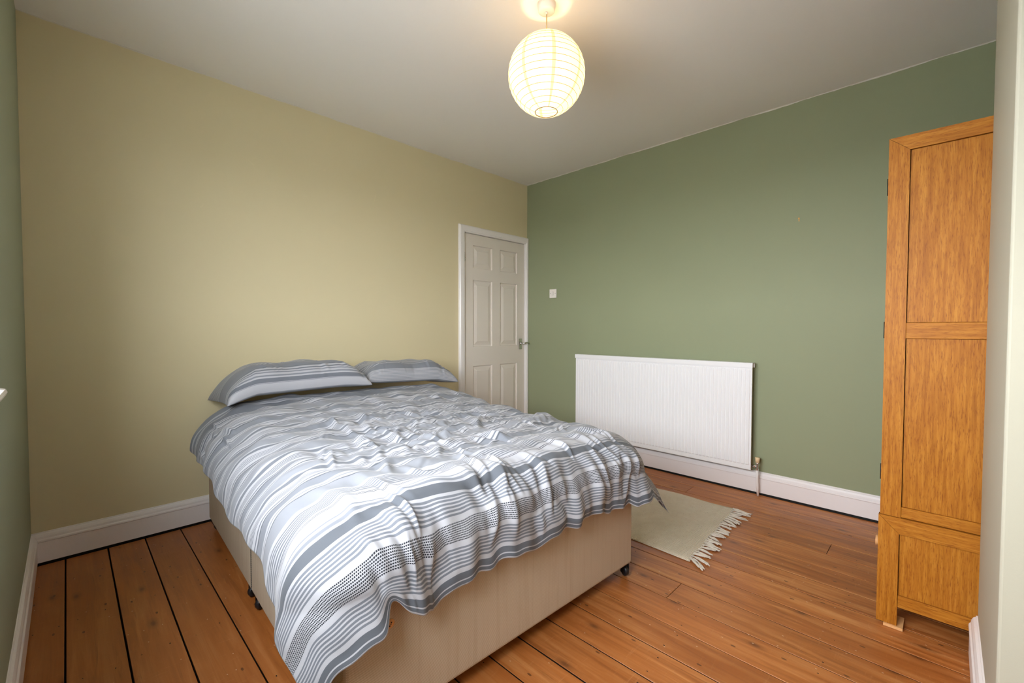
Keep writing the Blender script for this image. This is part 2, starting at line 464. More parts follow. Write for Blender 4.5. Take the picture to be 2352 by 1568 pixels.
# moulded leaf
LX0, LX1, LZ0, LZ1, LY = DX0 + 0.0125, DX1 - 0.0075, 0.008, DZ - 0.010, 0.006
xs = [LX0, -0.721, -0.483, -0.378, -0.142, LX1]; zs = [LZ0, 0.23, 0.791, 0.970, 1.579, 1.688, 1.894, LZ1]
bm = bmesh.new()
def quad(a, b, c, d): bm.faces.new([bm.verts.new(p) for p in (a, b, c, d)])
for i in range(5):
    for j in range(7):
        a0, a1, b0, b1 = xs[i], xs[i + 1], zs[j], zs[j + 1]
        if i in (1, 3) and j in (1, 3, 5):
            rings = [(0, 0.0), (0.003, 0.0120), (0.010, 0.0135), (0.044, 0.0045), (0.048, 0.0030)]
            for (u0, e0), (u1, e1) in zip(rings[:-1], rings[1:]):
                A = [(a0 + u0, LY + e0, b0 + u0), (a1 - u0, LY + e0, b0 + u0), (a1 - u0, LY + e0, b1 - u0), (a0 + u0, LY + e0, b1 - u0)]
                B = [(a0 + u1, LY + e1, b0 + u1), (a1 - u1, LY + e1, b0 + u1), (a1 - u1, LY + e1, b1 - u1), (a0 + u1, LY + e1, b1 - u1)]
                for k in range(4): quad(A[k], A[(k + 1) % 4], B[(k + 1) % 4], B[k])
            u, e = rings[-1]; quad((a0 + u, LY + e, b0 + u), (a1 - u, LY + e, b0 + u), (a1 - u, LY + e, b1 - u), (a0 + u, LY + e, b1 - u))
        else: quad((a0, LY, b0), (a1, LY, b0), (a1, LY, b1), (a0, LY, b1))
for pts in (((LX0, LY, LZ0), (LX0, LY, LZ1), (LX0, LY + 0.035, LZ1), (LX0, LY + 0.035, LZ0)), ((LX1, LY, LZ0), (LX1, LY + 0.035, LZ0), (LX1, LY + 0.035, LZ1), (LX1, LY, LZ1)),
            ((LX0, LY, LZ1), (LX1, LY, LZ1), (LX1, LY + 0.035, LZ1), (LX0, LY + 0.035, LZ1)), ((LX0, LY, LZ0), (LX0, LY + 0.035, LZ0), (LX1, LY + 0.035, LZ0), (LX1, LY, LZ0)),
            ((LX0, LY + 0.035, LZ0), (LX0, LY + 0.035, LZ1), (LX1, LY + 0.035, LZ1), (LX1, LY + 0.035, LZ0))): quad(*pts)
bmesh.ops.remove_doubles(bm, verts=list(bm.verts), dist=1e-5); bmesh.ops.recalc_face_normals(bm, faces=list(bm.faces))
me = bpy.data.meshes.new('door_leaf'); bm.to_mesh(me); bm.free()
leaf = link('door_leaf', me, M_door, dr)
for z in (1.737, 0.22):
    hg = lathe('hinge', [(0.0, 0), (0.0055, 0), (0.0055, 0.078), (0, 0.078)], M_chrome, dr, 12, place((LX0 + 0.001, -0.004, z)))
    boxes('knuckle_ring', [(LX0 - 0.0052, LX0 + 0.0072, -0.0102, 0.0022, z + 0.0150 * k + 0.001, z + 0.0150 * k + 0.0022) for k in range(1, 5)], M_iron, hg)
hp = box('handle_plate', -0.118, -0.074, -0.002, LY, 0.927, 1.036, M_chrome, dr, 0.004, 2)
lv = [(-0.096, -0.002, 0.987), (-0.096, -0.040, 0.987), (-0.088, -0.050, 0.990), (-0.060, -0.052, 0.996), (-0.028, -0.050, 0.986)]
tubes('lever', [(lv, [0.009, 0.008, 0.009, 0.0075, 0.009])], M_chrome, hp, 12)
lathe('lever_rose', [(0, 0), (0.014, 0), (0.013, 0.008), (0, 0.010)], M_chrome, hp, 20, place((-0.096, -0.002, 0.987), rx=math.pi / 2))

# ------------------------------------------------------------------ window in the left wall, beyond the edge of the view
wn = empty('window_1', (-LX - 0.10, (WIN[0] + WIN[1]) / 2, WIN[2])); struct(wn)
xa, xb_ = -LX - 0.13, -LX - 0.07
y0, y1, z0, z1 = WIN
boxes('window_frame', [(xa, xb_, y0, y0 + 0.05, z0, z1), (xa, xb_, y1 - 0.05, y1, z0, z1), (xa, xb_, y0 + 0.05, y1 - 0.05, z0, z0 + 0.05), (xa, xb_, y0 + 0.05, y1 - 0.05, z1 - 0.05, z1),
                       (xa, xb_, (y0 + y1) / 2 - 0.025, (y0 + y1) / 2 + 0.025, z0 + 0.05, z1 - 0.05)], M_white, wn)
gl = Mat('window_glass')
tr = gl.n('ShaderNodeBsdfTransparent'); gs = gl.n('ShaderNodeBsdfGlossy'); gs.inputs['Roughness'].default_value = 0.02
mx = gl.n('ShaderNodeMixShader'); mx.inputs[0].default_value = 0.06; gl.l(tr.outputs[0], mx.inputs[1]); gl.l(gs.outputs[0], mx.inputs[2]); gl.l(mx.outputs[0], gl.out.inputs[0])
for a, b in ((y0 + 0.05, (y0 + y1) / 2 - 0.025), ((y0 + y1) / 2 + 0.025, y1 - 0.05)):
    box('pane', -LX - 0.103, -LX - 0.099, a, b, z0 + 0.05, z1 - 0.05, gl.m, wn)
sill = [(-LX - 0.11, z0 - 0.001), (-LX + 0.016, z0 - 0.001), (-LX + 0.024, z0 - 0.004), (-LX + 0.027, z0 - 0.0125), (-LX + 0.024, z0 - 0.021), (-LX + 0.016, z0 - 0.025), (-LX + 0.0004, z0 - 0.025), (-LX + 0.0004, z0 - 0.0015), (-LX - 0.11, z0 - 0.0015)]
sl = prism('window_sill', [(-LX + 0.0004, z0 + 0.004)] + [(q[0], q[1] + 0.005) for q in sill[1:7]], lambda u, v, d: (u, d, v), y0 - 0.06, y1 + 0.065, M_white, wn)
box('sill_board', -LX - 0.07, -LX + 0.0002, y0 + 0.0005, y1 - 0.0005, z0 + 0.0005, z0 + 0.006, M_white, wn)
# the ground outside, one storey down
tag(struct(box('ground', -60, -LX - T - 0.3, -40, 40, -3.2, -3.1, plain('garden_ground', srgb(158, 160, 158), 0.9))), 'ground outside the window')

# ------------------------------------------------------------------ bed: two-part divan on castors, mattress
W, L = 1.34, 1.90
TH = math.radians(-2.3)
BO = (-1.525 - W * math.cos(TH), -2.068 - W * math.sin(TH), 0.0)


def weave():
    a = Mat('divan_tweed'); o = a.coord(); x, y, z = a.sep(o)
    # fine basket weave that reads on all upright faces
    h = a.math('ADD', x, y)
    k = 2 * math.pi / 0.0044
    w1 = a.math('SINE', a.math('MULTIPLY', h, k)); w2 = a.math('SINE', a.math('MULTIPLY', z, k))
    chk = a.math('MULTIPLY_ADD', a.math('MULTIPLY', w1, w2), 0.5, 0.5)
    slub = a.noise(a.mapping(o, (60, 60, 2)), 1.0, 4, 0.7)
    c = a.mix(chk, srgb(166, 149, 124), srgb(220, 207, 188))
    c = a.mix(a.math('MULTIPLY', a.ramp(slub, [(0.5, (0, 0, 0, 1)), (0.8, (1, 1, 1, 1))]), 0.35), c, srgb(158, 130, 98))
    a.base(c); a.rough(0.9); a.p.inputs['Specular IOR Level'].default_value = 0.2
    a.bump(chk, 0.35, 0.0015); return a.m
M_divan = weave()

bed = empty('divan_bed', BO, TH); LOCAL.add(bed.name)
tag(bed, 'double divan base in beige tweed on black castors against the beige wall', 'bed')
SEAM = 0.945
box('divan_half', 0, W, 0, SEAM - 0.0009, 0.055, 0.404, M_divan, bed, 0.014, 3)
box('divan_half', 0, W, SEAM + 0.0009, L, 0.055, 0.404, M_divan, bed, 0.014, 3)
# zip teeth along the join, and its pull
V, Fc = [], []
for k in range(82):
    z = 0.068 + k * 0.0040
    for (ya, yb) in ((SEAM - 0.0026 + 0.0012 * (k % 2), SEAM - 0.0004 + 0.0012 * (k % 2)),):
        o = len(V); V += [(-0.0012, ya, z), (-0.0012, yb, z), (-0.0012, yb, z + 0.0022), (-0.0012, ya, z + 0.0022), (0.004, ya, z), (0.004, yb, z), (0.004, yb, z + 0.0022), (0.004, ya, z + 0.0022)]
        Fc += [tuple(i + o for i in f) for f in ((0, 3, 2, 1), (4, 5, 6, 7), (0, 1, 5, 4), (1, 2, 6, 5), (2, 3, 7, 6), (3, 0, 4, 7))]
zp = link('zip', mesh('zip', V, Fc), plain('grey_zip_tape', srgb(84, 78, 72), 0.6), bed)
tag(zp, 'dark zip joining the two halves')
box('zip_pull', -0.006, -0.0015, SEAM - 0.0075, SEAM + 0.0035, 0.312, 0.342, M_wedge, bed, 0.0015)
vd = lathe('vent_disc', [(0, 0), (0.013, 0), (0.0125, 0.003), (0.008, 0.0038), (0, 0.0035)], M_wedge, bed, 24, place((0.128, 0.001, 0.333), rx=math.pi / 2))
tag(vd, 'small tan plastic vent disc')
boxes('vent_hole', [(0.124, 0.127, -0.0042, -0.003, 0.327, 0.330), (0.129, 0.132, -0.0042, -0.003, 0.335, 0.338), (0.128, 0.130, -0.0042, -0.003, 0.331, 0.333)], M_black, vd)


def castor(x, y, rz):
    M0 = place((x, y, 0.0), rz=rz)
    wh = lathe('castor', [(0.004, -0.010), (0.017, -0.010), (0.0215, -0.008), (0.0225, -0.003), (0.0225, 0.003), (0.0215, 0.008), (0.017, 0.010), (0.004, 0.010)], M_black, bed, 24, M0 @ place((0, 0, 0.0235), rx=math.pi / 2))
    lathe('hub', [(0, -0.0125), (0.008, -0.0125), (0.009, -0.0105), (0.009, 0.0105), (0.008, 0.0125), (0, 0.0125)], M_chrome, wh, 16, M0 @ place((0, 0, 0.0235), rx=math.pi / 2))
    bm = bmesh.new(); bm_box(bm, -0.012, 0.012, -0.0150, -0.0120, 0.016, 0.056); bm_box(bm, -0.012, 0.012, 0.0120, 0.0150, 0.016, 0.056); bm_box(bm, -0.012, 0.020, -0.015, 0.015, 0.050, 0.056)
    bmesh.ops.transform(bm, matrix=M0, verts=list(bm.verts)); me = bpy.data.meshes.new('fork'); bm.to_mesh(me); bm.free()
    link('fork', me, M_iron, wh)
for x, y, rz in ((W - 0.030, 0.020, 1.2), (0.035, 0.05, 0.9), (0.022, SEAM - 0.055, 0.5), (0.022, SEAM + 0.060, 0.3), (W - 0.03, SEAM - 0.055, 0.6), (W - 0.03, SEAM + 0.06, 0.2), (0.035, L - 0.06, 0.3), (W - 0.035, L - 0.06, 0.3)):
    castor(x, y, rz)

mt = empty('mattress', (BO[0] + W / 2 * math.cos(TH) - L / 2 * math.sin(TH), BO[1] + W / 2 * math.sin(TH) + L / 2 * math.cos(TH), 0.405), TH); LOCAL.add(mt.name)
tag(mt, 'cream mattress under the striped duvet, resting on the divan', 'mattress')
M_matt = plain('mattress_ticking', srgb(232, 226, 212), 0.85, bump=0.2, bscale=60)
def rrect(hx, hy, r, n=8):
    pts = []
    for cx_, cy_, a0 in ((hx - r, hy - r, 0), (-hx + r, hy - r, 90), (-hx + r, -hy + r, 180), (hx - r, -hy + r, 270)):
        for k in range(n + 1):
            t = math.radians(a0 + 90 * k / n); pts.append((cx_ + r * math.cos(t), cy_ + r * math.sin(t)))
    return pts
V, Fc = [], []; lev = [(0.0, 0.03), (0.008, 0.010), (0.03, 0.0), (0.10, 0.0), (0.133, 0.012), (0.150, 0.035), (0.156, 0.075)]
for z, ins in lev: V += [(x_, y_, z) for x_, y_ in rrect(W / 2 - 0.014 - ins, L / 2 - 0.016 - ins, 0.17 - ins * 0.6)]
n = len(V) // len(lev)
for j in range(len(lev) - 1):
    for i in range(n): Fc.append((j * n + i, j * n + (i + 1) % n, (j + 1) * n + (i + 1) % n, (j + 1) * n + i))
Fc += [tuple(range(n))[::-1], tuple(range((len(lev) - 1) * n, len(lev) * n))]
link('mattress_body', mesh('mattress_body', V, Fc), M_matt, mt, False)
for z, ins in ((0.020, 0.004), (0.118, 0.005)):
    lp_ = [(x_, y_, z) for x_, y_ in rrect(W / 2 - 0.014 - ins + 0.003, L / 2 - 0.016 - ins + 0.003, 0.168)]
    tubes('piping', [(lp_ + lp_[:1], 0.005)], M_matt, mt, 6)

# ------------------------------------------------------------------ striped bed linen
Wh, Lg, Lh, Mg, Dg, Bk = srgb(171, 172, 178), srgb(124, 128, 136), srgb(136, 139, 146), srgb(110, 114, 122), srgb(92, 96, 103), srgb(42, 44, 50)


def stripes(name, t0, seq, dash=None, cross=0.0):
    """seq: (width in metres, colour) laid one after another along the v coordinate of the UV map (metres), from t0"""
    a = Mat(name); uv = a.n('ShaderNodeUVMap', uv_map='cloth').outputs[0]; u, v, _ = a.sep(uv)
    wob = a.math('MULTIPLY_ADD', a.noise(a.comb(u, a.math('MULTIPLY', v, 3.0), 0.0), 9.0, 2), 0.004, -0.002)
    t = a.math('ADD', v, wob)
    chunks = [seq[i:i + 30] for i in range(0, len(seq), 30)]
    col, s = None, t0
    for ch in chunks:
        ln = sum(q[0] for q in ch); stops, acc = [], 0.0
        for wd, cc in ch: stops.append((acc / ln, cc)); acc += wd
        fac = a.math('DIVIDE', a.math('SUBTRACT', t, s), ln)
        c = a.ramp(a.math('MAXIMUM', fac, 0.0), stops, 'CONSTANT')
        col = c if col is None else a.mix(a.math('GREATER_THAN', t, s), col, c)
        s += ln
    if dash:
        k0, k1, per = dash
        ink = a.math('MULTIPLY', a.math('GREATER_THAN', t, k0), a.math('LESS_THAN', t, k1))
        ln_ = a.math('LESS_THAN', a.math('FRACT', a.math('DIVIDE', a.math('SUBTRACT', t, k0), per)), 0.60)
        row = a.math('FLOOR', a.math('DIVIDE', a.math('SUBTRACT', t, k0), per))
        ds = a.math('LESS_THAN', a.math('FRACT', a.math('ADD', a.math('DIVIDE', u, 0.0042), a.math('MULTIPLY', row, 0.5))), 0.74)
        col = a.mix(a.math('MULTIPLY', a.math('MULTIPLY', ink, ln_), ds), col, Bk)
    # woven flecks
    fl_ = a.noise(a.mapping(uv, (700, 1400, 1)), 1.0, 2, 0.6)
    col = a.mix(0.22, col, a.ramp(fl_, [(0.3, (0.55, 0.56, 0.6, 1)), (0.7, (1, 1, 1, 1))]), 'MULTIPLY')
    a.base(col); a.rough(0.85); a.p.inputs['Specular IOR Level'].default_value = 0.15
    a.p.inputs['Sheen Weight'].default_value = 0.15
    a.bump(a.noise(a.mapping(uv, (90, 130, 1)), 1.0, 4, 0.65), 0.10, 0.004)
    return a.m


def rep(n, *pairs): return list(pairs) * n


cm = 0.01
OVF = 0.255                                # overhang at the foot
seq = [(0.4 * cm, Wh), (1.1 * cm, Dg), (0.4 * cm, Wh), (1.9 * cm, Dg), (1.3 * cm, Wh)]
seq += rep(6, (0.56 * cm, Mg), (0.46 * cm, Wh)) + [(1.2 * cm, Wh)]
K0 = -OVF + sum(q[0] for q in seq); KL = 5.3 * cm
seq += [(KL, Wh), (1.5 * cm, Wh)] + rep(6, (0.58 * cm, Mg), (0.46 * cm, Wh)) + [(0.4 * cm, Wh), (3.0 * cm, Dg), (0.8 * cm, Wh), (0.9 * cm, Lg), (0.7 * cm, Wh), (0.4 * cm, Lg), (4.0 * cm, Wh), (0.16 * cm, Bk), (0.5 * cm, Wh), (0.16 * cm, Bk), (1.4 * cm, Wh)]
seq += rep(7, (0.55 * cm, Mg), (0.5 * cm, Wh)) + [(1.2 * cm, Wh), (5.2 * cm, Lh), (0.5 * cm, Dg), (0.9 * cm, Wh), (0.6 * cm, Lg), (1.4 * cm, Wh)]
unitA = [(3.6 * cm, Lg), (0.6 * cm, Dg), (0.8 * cm, Wh), (0.7 * cm, Mg), (1.5 * cm, Wh)] + rep(4, (0.35 * cm, Mg), (0.45 * cm, Wh)) + [(1.3 * cm, Wh), (1.6 * cm, Mg), (0.9 * cm, Wh), (4.6 * cm, Lh), (0.5 * cm, Wh), (0.5 * cm, Dg), (1.6 * cm, Wh), (0.5 * cm, Lg), (0.6 * cm, Wh)]
unitB = [(2.4 * cm, Lg), (0.5 * cm, Wh), (0.8 * cm, Mg), (2.2 * cm, Wh)] + rep(5, (0.4 * cm, Lg), (0.4 * cm, Wh)) + [(0.9 * cm, Dg), (0.9 * cm, Wh), (5.4 * cm, Lg), (0.4 * cm, Dg), (1.1 * cm, Wh), (0.8 * cm, Lg), (2.4 * cm, Wh)]
while sum(q[0] for q in seq) - OVF < 1.22: seq += unitA if len(seq) % 2 else unitB
seq += [(0.9 * cm, Mg), (1.0 * cm, Wh), (0.5 * cm, Dg), (0.8 * cm, Wh), (9.0 * cm, Mg), (0.6 * cm, Dg), (1.1 * cm, Wh), (0.4 * cm, Mg), (1.2 * cm, Wh), (2.0 * cm, Lg), (1.2 * cm, Wh), (10 * cm, Lg), (40 * cm, Lh)]
M_duvet = stripes('striped_duvet_cotton', -OVF, seq, (K0, K0 + KL, 0.0059))


def sinnoise(x, y, wl, n, seed):
    r = np.random.RandomState(seed); out = np.zeros_like(x)
    for _ in range(n):
        th = r.uniform(0, math.pi); k = 2 * math.pi / (wl * r.uniform(0.7, 1.5)); out += np.sin(k * (x * math.cos(th) + y * math.sin(th)) + r.uniform(0, 6.28))
    return out / math.sqrt(n)


def sstep(x, a, b):
    t = np.clip((x - a) / (b - a), 0, 1); return t * t * (3 - 2 * t)


def creases(A, T_, specs, seed):
    """sharp folds of the cloth: each has a centre, direction, length, width and height"""
    r = np.random.RandomState(seed); out = np.zeros_like(A)
    for (n, (a0, a1), (t0, t1), angs, (l0, l1), (w0, w1), (h0, h1)) in specs:
        for _ in range(n):
            ca, ct = r.uniform(a0, a1), r.uniform(t0, t1)
            th = math.radians(r.choice(angs) + r.uniform(-18, 18)); ln, wd, hh = r.uniform(l0, l1), r.uniform(w0, w1), r.uniform(h0, h1)
            cur = r.uniform(-2.2, 2.2); sg = 1 if r.rand() < 0.75 else -0.6
            m_ = (np.abs(A - ca) < ln + 0.05) & (np.abs(T_ - ct) < ln + 0.05)
            if not m_.any(): continue
            da, dt = A[m_] - ca, T_[m_] - ct
            lx = da * math.cos(th) + dt * math.sin(th); ly = -da * math.sin(th) + dt * math.cos(th) + cur * lx * lx
            fall = np.clip(1 - (lx / ln) ** 2, 0, 1) ** 1.5
            wv = wd * (0.55 + 0.9 * np.clip(0.5 + 0.5 * lx / ln, 0, 1))
            prof = np.exp(-(ly / wv) ** 2) * 1.0 - 0.55 * np.exp(-((ly - 2.0 * wv) / (1.3 * wv)) ** 2)
            out[m_] += sg * hh * fall * prof
    return out


def build_duvet():
    OVL, OVR, T1 = 0.215, 0.34, 1.66
    na, nt = 420, 420
    a1 = np.linspace(-OVL, W + OVR, na); t1 = np.linspace(-OVF, T1, nt)
    A, TM = np.meshgrid(a1, t1, indexing='ij')
    T_ = TM + 0.06 * sstep(A, 0.42, -0.12) * sstep(TM, 1.2, 0.3)       # the cloth lies skewed at the window side
    aL, aR, tF = 0.115, W - 0.045, 0.085
    rL, rR, rF = 0.215, 0.215, 0.135
    left = A < W / 2
    cc_ = np.where(left, 0.11, 0.10)                       # the mattress corner is rounded in plan
    p = np.where(left, aL + cc_ - A, A - (aR - cc_)); q = tF + cc_ - T_
    p = np.where(p > cc_, cc_ + (p - cc_) * (1 + 0.03 * np.sin(T_ * 9.0 + 0.6)), p)
    q = np.where(q > cc_, cc_ + (q - cc_) * (1 + 0.025 * np.sin(A * 11 + 1.0) + 0.02 * np.sin(A * 29 + 2.0) + 0.012 * np.sin(A * 61) + 0.14 * np.exp(-((A - 0.22) / 0.12) ** 2) - 0.20 * np.exp(-((A - 0.060) / 0.026) ** 2) * sstep(q, cc_ + 0.16, cc_ + 0.34)), q)
    p = np.where(left & (p > cc_), cc_ + (p - cc_) * (1 + 0.17 * sstep(T_, 0.36, 0.12)), p)
    pp, qq = np.maximum(p, 0), np.maximum(q, 0)
    hyp = np.hypot(pp, qq); d = np.maximum(0, hyp - cc_)
    ph = np.arctan2(qq, np.maximum(pp, 1e-9))
    both = (pp > 0) & (qq > 0); corner = np.where(both, np.sin(2 * ph), 0.0)
    d = d * (1 - np.where(left, 0.02, 0.10) * corner ** 2)
    rs = np.where(left, rL, rR)
    R_ = np.where(d > 1e-9, rs * np.cos(ph) ** 2 + rF * np.sin(ph) ** 2, rF)
    arc = R_ * math.pi / 2
    s_in = np.minimum(d, arc)
    fl_side = np.where(left, 0.02, 0.22); flare = fl_side * np.cos(ph) ** 2 + 0.05 * np.sin(ph) ** 2
    flare = flare + np.where(left, 0.22, 0.42) * corner
    rest = np.maximum(0, d - arc)
    out = R_ * np.sin(s_in / R_) + rest * np.sin(flare)
    down = R_ * (1 - np.cos(s_in / R_)) + rest * np.cos(flare)
    hang = sstep(d, 0.06, 0.32)
    # loose folds that hang from the foot edge
    f1 = 0.5 + 0.5 * np.sin(2 * math.pi * (A / 0.165) + 1.4 * np.sin(A * 7.0) + 0.5)
    f2 = 0.5 + 0.5 * np.sin(2 * math.pi * (A / 0.073) + 2.2 * np.sin(A * 5.0))
    footw = np.where(qq > 0, np.sin(ph) ** 2, 0.0) * (1 - corner)
    out = out + footw * hang * (0.016 * f1 ** 2 + 0.007 * f2)
    out = out - hang * 0.045 * np.exp(-((A - 0.060) / 0.024) ** 2) * sstep(d, 0.25, 0.36) * (ph > 0.9)
    sidew = np.where(pp > 0, np.cos(ph) ** 2, 0.0)
    g1 = 0.5 + 0.5 * np.sin(2 * math.pi * T_ / 0.23 + 1.3 * np.sin(T_ * 4.0))
    out = out + sidew * hang * 0.010 * g1 * (1 - corner)
    out = out + np.where(left, 0.0, 1.0) * corner * hang * 0.012 * np.sin(5 * ph + 0.9)
    out = out + corner * sstep(d, 0.05, 0.25) * np.where(left, 0.060, 0.030)
    inside = hyp <= cc_
    cxl = np.where(left, aL + cc_, aR - cc_); sx = np.where(left, -1.0, 1.0)
    bx = np.where(pp > 0, cxl, A); by = np.where(qq > 0, tF + cc_, T_)
    X = np.where(inside, A, bx + sx * np.cos(ph) * (cc_ + out)); Y = np.where(inside, T_, by - np.sin(ph) * (cc_ + out))
    cx = (A - W / 2) / (W / 2)
    Z = 0.662 + 0.050 * np.clip(T_, 0, 1.9) / 1.9 + 0.036 * sstep(T_, 0.95, 1.45) - 0.020 * np.clip(np.abs(cx), 0, 1) ** 3 - down
    top = 1 - sstep(d, 0.02, 0.26)
    X0, Y0, Z0 = X, Y, Z
    # puffiness and creases, along the surface normal
    low = 0.009 * sinnoise(A, T_, 0.26, 6, 3) + 0.004 * sinnoise(A, T_, 0.11, 7, 5)
    rough_zone = np.exp(-(((A - 0.78) / 0.52) ** 4)) * np.exp(-(((T_ - 0.72) / 0.50) ** 4))
    cr = creases(A, T_, [
        (60, (0.20, 1.28), (0.22, 1.25), (25, 45, 150, 100), (0.04, 0.11), (0.008, 0.015), (0.004, 0.010)),
        (26, (0.35, 1.15), (0.30, 1.05), (60, 20, 100, 120), (0.08, 0.19), (0.012, 0.022), (0.008, 0.017)),
        (14, (0.15, 0.60), (0.22, 0.70), (80, 100, 60), (0.06, 0.15), (0.012, 0.020), (0.009, 0.016)),
        (52, (0.05, 1.32), (-0.18, 0.22), (90, 84, 97), (0.06, 0.18), (0.008, 0.018), (0.007, 0.016)),
        (8, (-0.05, 0.35), (0.4, 1.3), (8, 170), (0.06, 0.18), (0.010, 0.018), (0.003, 0.006)),
        (14, (0.20, 1.2), (1.2, 1.5), (10, 170, 30), (0.06, 0.18), (0.008, 0.014), (0.003, 0.006)),
        (5, (-0.18, 0.02), (1.15, 1.45), (60, 100), (0.05, 0.09), (0.008, 0.014), (0.008, 0.014)),
    ], 11)
    fine = 0.0016 * sinnoise(A, T_, 0.032, 9, 8) * rough_zone
    edge = np.minimum(np.minimum(A + OVL, W + OVR - A), np.minimum(TM + OVF, T1 - TM))
    keep = sstep(edge, 0.0, 0.03)
    Wd = (low * (0.45 + 0.55 * top) + cr + fine) * (0.35 + 0.65 * keep)
    P = np.stack([X, Y, Z], -1)
    def normals(P):
        da = np.gradient(P, axis=0); dt = np.gradient(P, axis=1); n_ = np.cross(da, dt); return n_ / (np.linalg.norm(n_, axis=-1, keepdims=True) + 1e-9)
    N = normals(P)
    P = P + N * Wd[..., None]
    th = 0.026 * sstep(edge, 0.0, 0.07) + 0.0008
    B = P - N * th[..., None]
    # keep the underside above the mattress top
    B[..., 2] = np.where(d < 0.02, np.maximum(B[..., 2], 0.567), B[..., 2])
    # cloth coordinates: bunching shifts the weave a little
    U_ = A + 0.006 * sinnoise(A, T_, 0.2, 5, 21); V_ = TM + (0.010 * sinnoise(A, T_, 0.34, 5, 22) + 0.006 * sinnoise(A, T_, 0.10, 6, 23) * rough_zone) * sstep(T_, -0.05, 0.2)
    nv = na * nt
    idx = np.arange(nv).reshape(na, nt)
    qf = np.stack([idx[:-1, :-1], idx[1:, :-1], idx[1:, 1:], idx[:-1, 1:]], -1).reshape(-1, 4)
    bf = (qf + nv)[:, ::-1]
    rim = []
    loop = list(idx[:, 0]) + list(idx[-1, 1:]) + list(idx[-2::-1, -1]) + list(idx[0, -2:0:-1])
    for i in range(len(loop)):
        j = (i + 1) % len(loop); rim.append((loop[j], loop[i], loop[i] + nv, loop[j] + nv))
    faces = np.concatenate([qf, bf, np.array(rim)])
    verts = np.concatenate([P.reshape(-1, 3), B.reshape(-1, 3)])
    me = bpy.data.meshes.new('duvet'); me.vertices.add(len(verts)); me.vertices.foreach_set('co', verts.ravel())
    me.loops.add(faces.size); me.loops.foreach_set('vertex_index', faces.ravel().astype(np.int32))
    me.polygons.add(len(faces)); me.polygons.foreach_set('loop_start', np.arange(0, faces.size, 4, dtype=np.int32))
    me.update(calc_edges=True); me.validate()
    uvl = me.uv_layers.new(name='cloth'); uvv = np.stack([np.tile(U_.ravel(), 2), np.tile(V_.ravel(), 2)], -1)
    uvl.data.foreach_set('uv', uvv[faces.ravel()].ravel())
    return me
dv = link('duvet', build_duvet(), M_duvet, None, True, origin=(0, 0, 0))
dv.location = BO; dv.rotation_euler = (0, 0, TH)
tag(dv, 'rumpled grey and white striped duvet draped over the bed', 'duvet')


# ------------------------------------------------------------------ pillows
def pillow(name, label, mat, loc, rot, sx, sy, h, seed, sag):
    n1, n2 = 110, 74
    u = np.linspace(-1, 1, n1); v = np.linspace(-1, 1, n2); U_, V_ = np.meshgrid(u, v, indexing='ij')
    P = []
    prof = (np.clip(1 - np.abs(U_) ** 5.0, 0, 1) ** 0.5) * (np.clip(1 - np.abs(V_) ** 4.6, 0, 1) ** 0.48)
    # pulled-in edges leave pointed corners
    px = U_ * sx / 2 * (1 - 0.055 * (1 - V_ ** 2)); py = V_ * sy / 2 * (1 - 0.075 * (1 - U_ ** 2))
    cr = creases(px, py, [(16, (-sx / 2, sx / 2), (-sy / 2, -sy / 4), (90, 70, 110), (0.03, 0.09), (0.006, 0.012), (0.003, 0.008)),
                          (10, (-sx / 2, sx / 2), (-sy / 4, sy / 2), (60, 100, 140), (0.03, 0.10), (0.006, 0.014), (0.003, 0.007))], seed)
    low = 0.007 * sinnoise(px, py, 0.22, 5, seed + 1)
    zt = prof * h * 0.88 + (cr + low) * np.clip(prof * 3, 0, 1) + sag(U_, V_)
    zb = -prof * h * 0.12 + sag(U_, V_)
    P = np.stack([px, py, zt], -1); B = np.stack([px, py, zb], -1); nv = n1 * n2; idx = np.arange(nv).reshape(n1, n2)
    qf = np.stack([idx[:-1, :-1], idx[1:, :-1], idx[1:, 1:], idx[:-1, 1:]], -1).reshape(-1, 4)
    faces = np.concatenate([qf, (qf + nv)[:, ::-1]]); verts = np.concatenate([P.reshape(-1, 3), B.reshape(-1, 3)])
    bm = bmesh.new(); me = bpy.data.meshes.new(name); me.from_pydata(verts.tolist(), [], faces.tolist())
    # cloth length over the crown
    s_t = np.concatenate([np.zeros((n1, 1)), np.cumsum(np.hypot(np.diff(py, axis=1), np.diff(zt, axis=1)), axis=1)], 1)
    s_b = -np.concatenate([np.zeros((n1, 1)), np.cumsum(np.hypot(np.diff(py, axis=1), np.diff(zb, axis=1)), axis=1)], 1)
    uv = np.concatenate([np.stack([px.ravel(), s_t.ravel()], -1), np.stack([px.ravel(), s_b.ravel()], -1)])
    uvl = me.uv_layers.new(name='cloth'); uvl.data.foreach_set('uv', uv[faces.ravel()].ravel())
    bm.from_mesh(me); bmesh.ops.remove_doubles(bm, verts=list(bm.verts), dist=1e-5); bm.to_mesh(me); bm.free()
    o = link(name, me, mat, None, True, origin=(0, 0, 0)); o.location = loc; o.rotation_euler = rot
    return tag(o, label, 'pillow', 'pillows at the head of the bed')


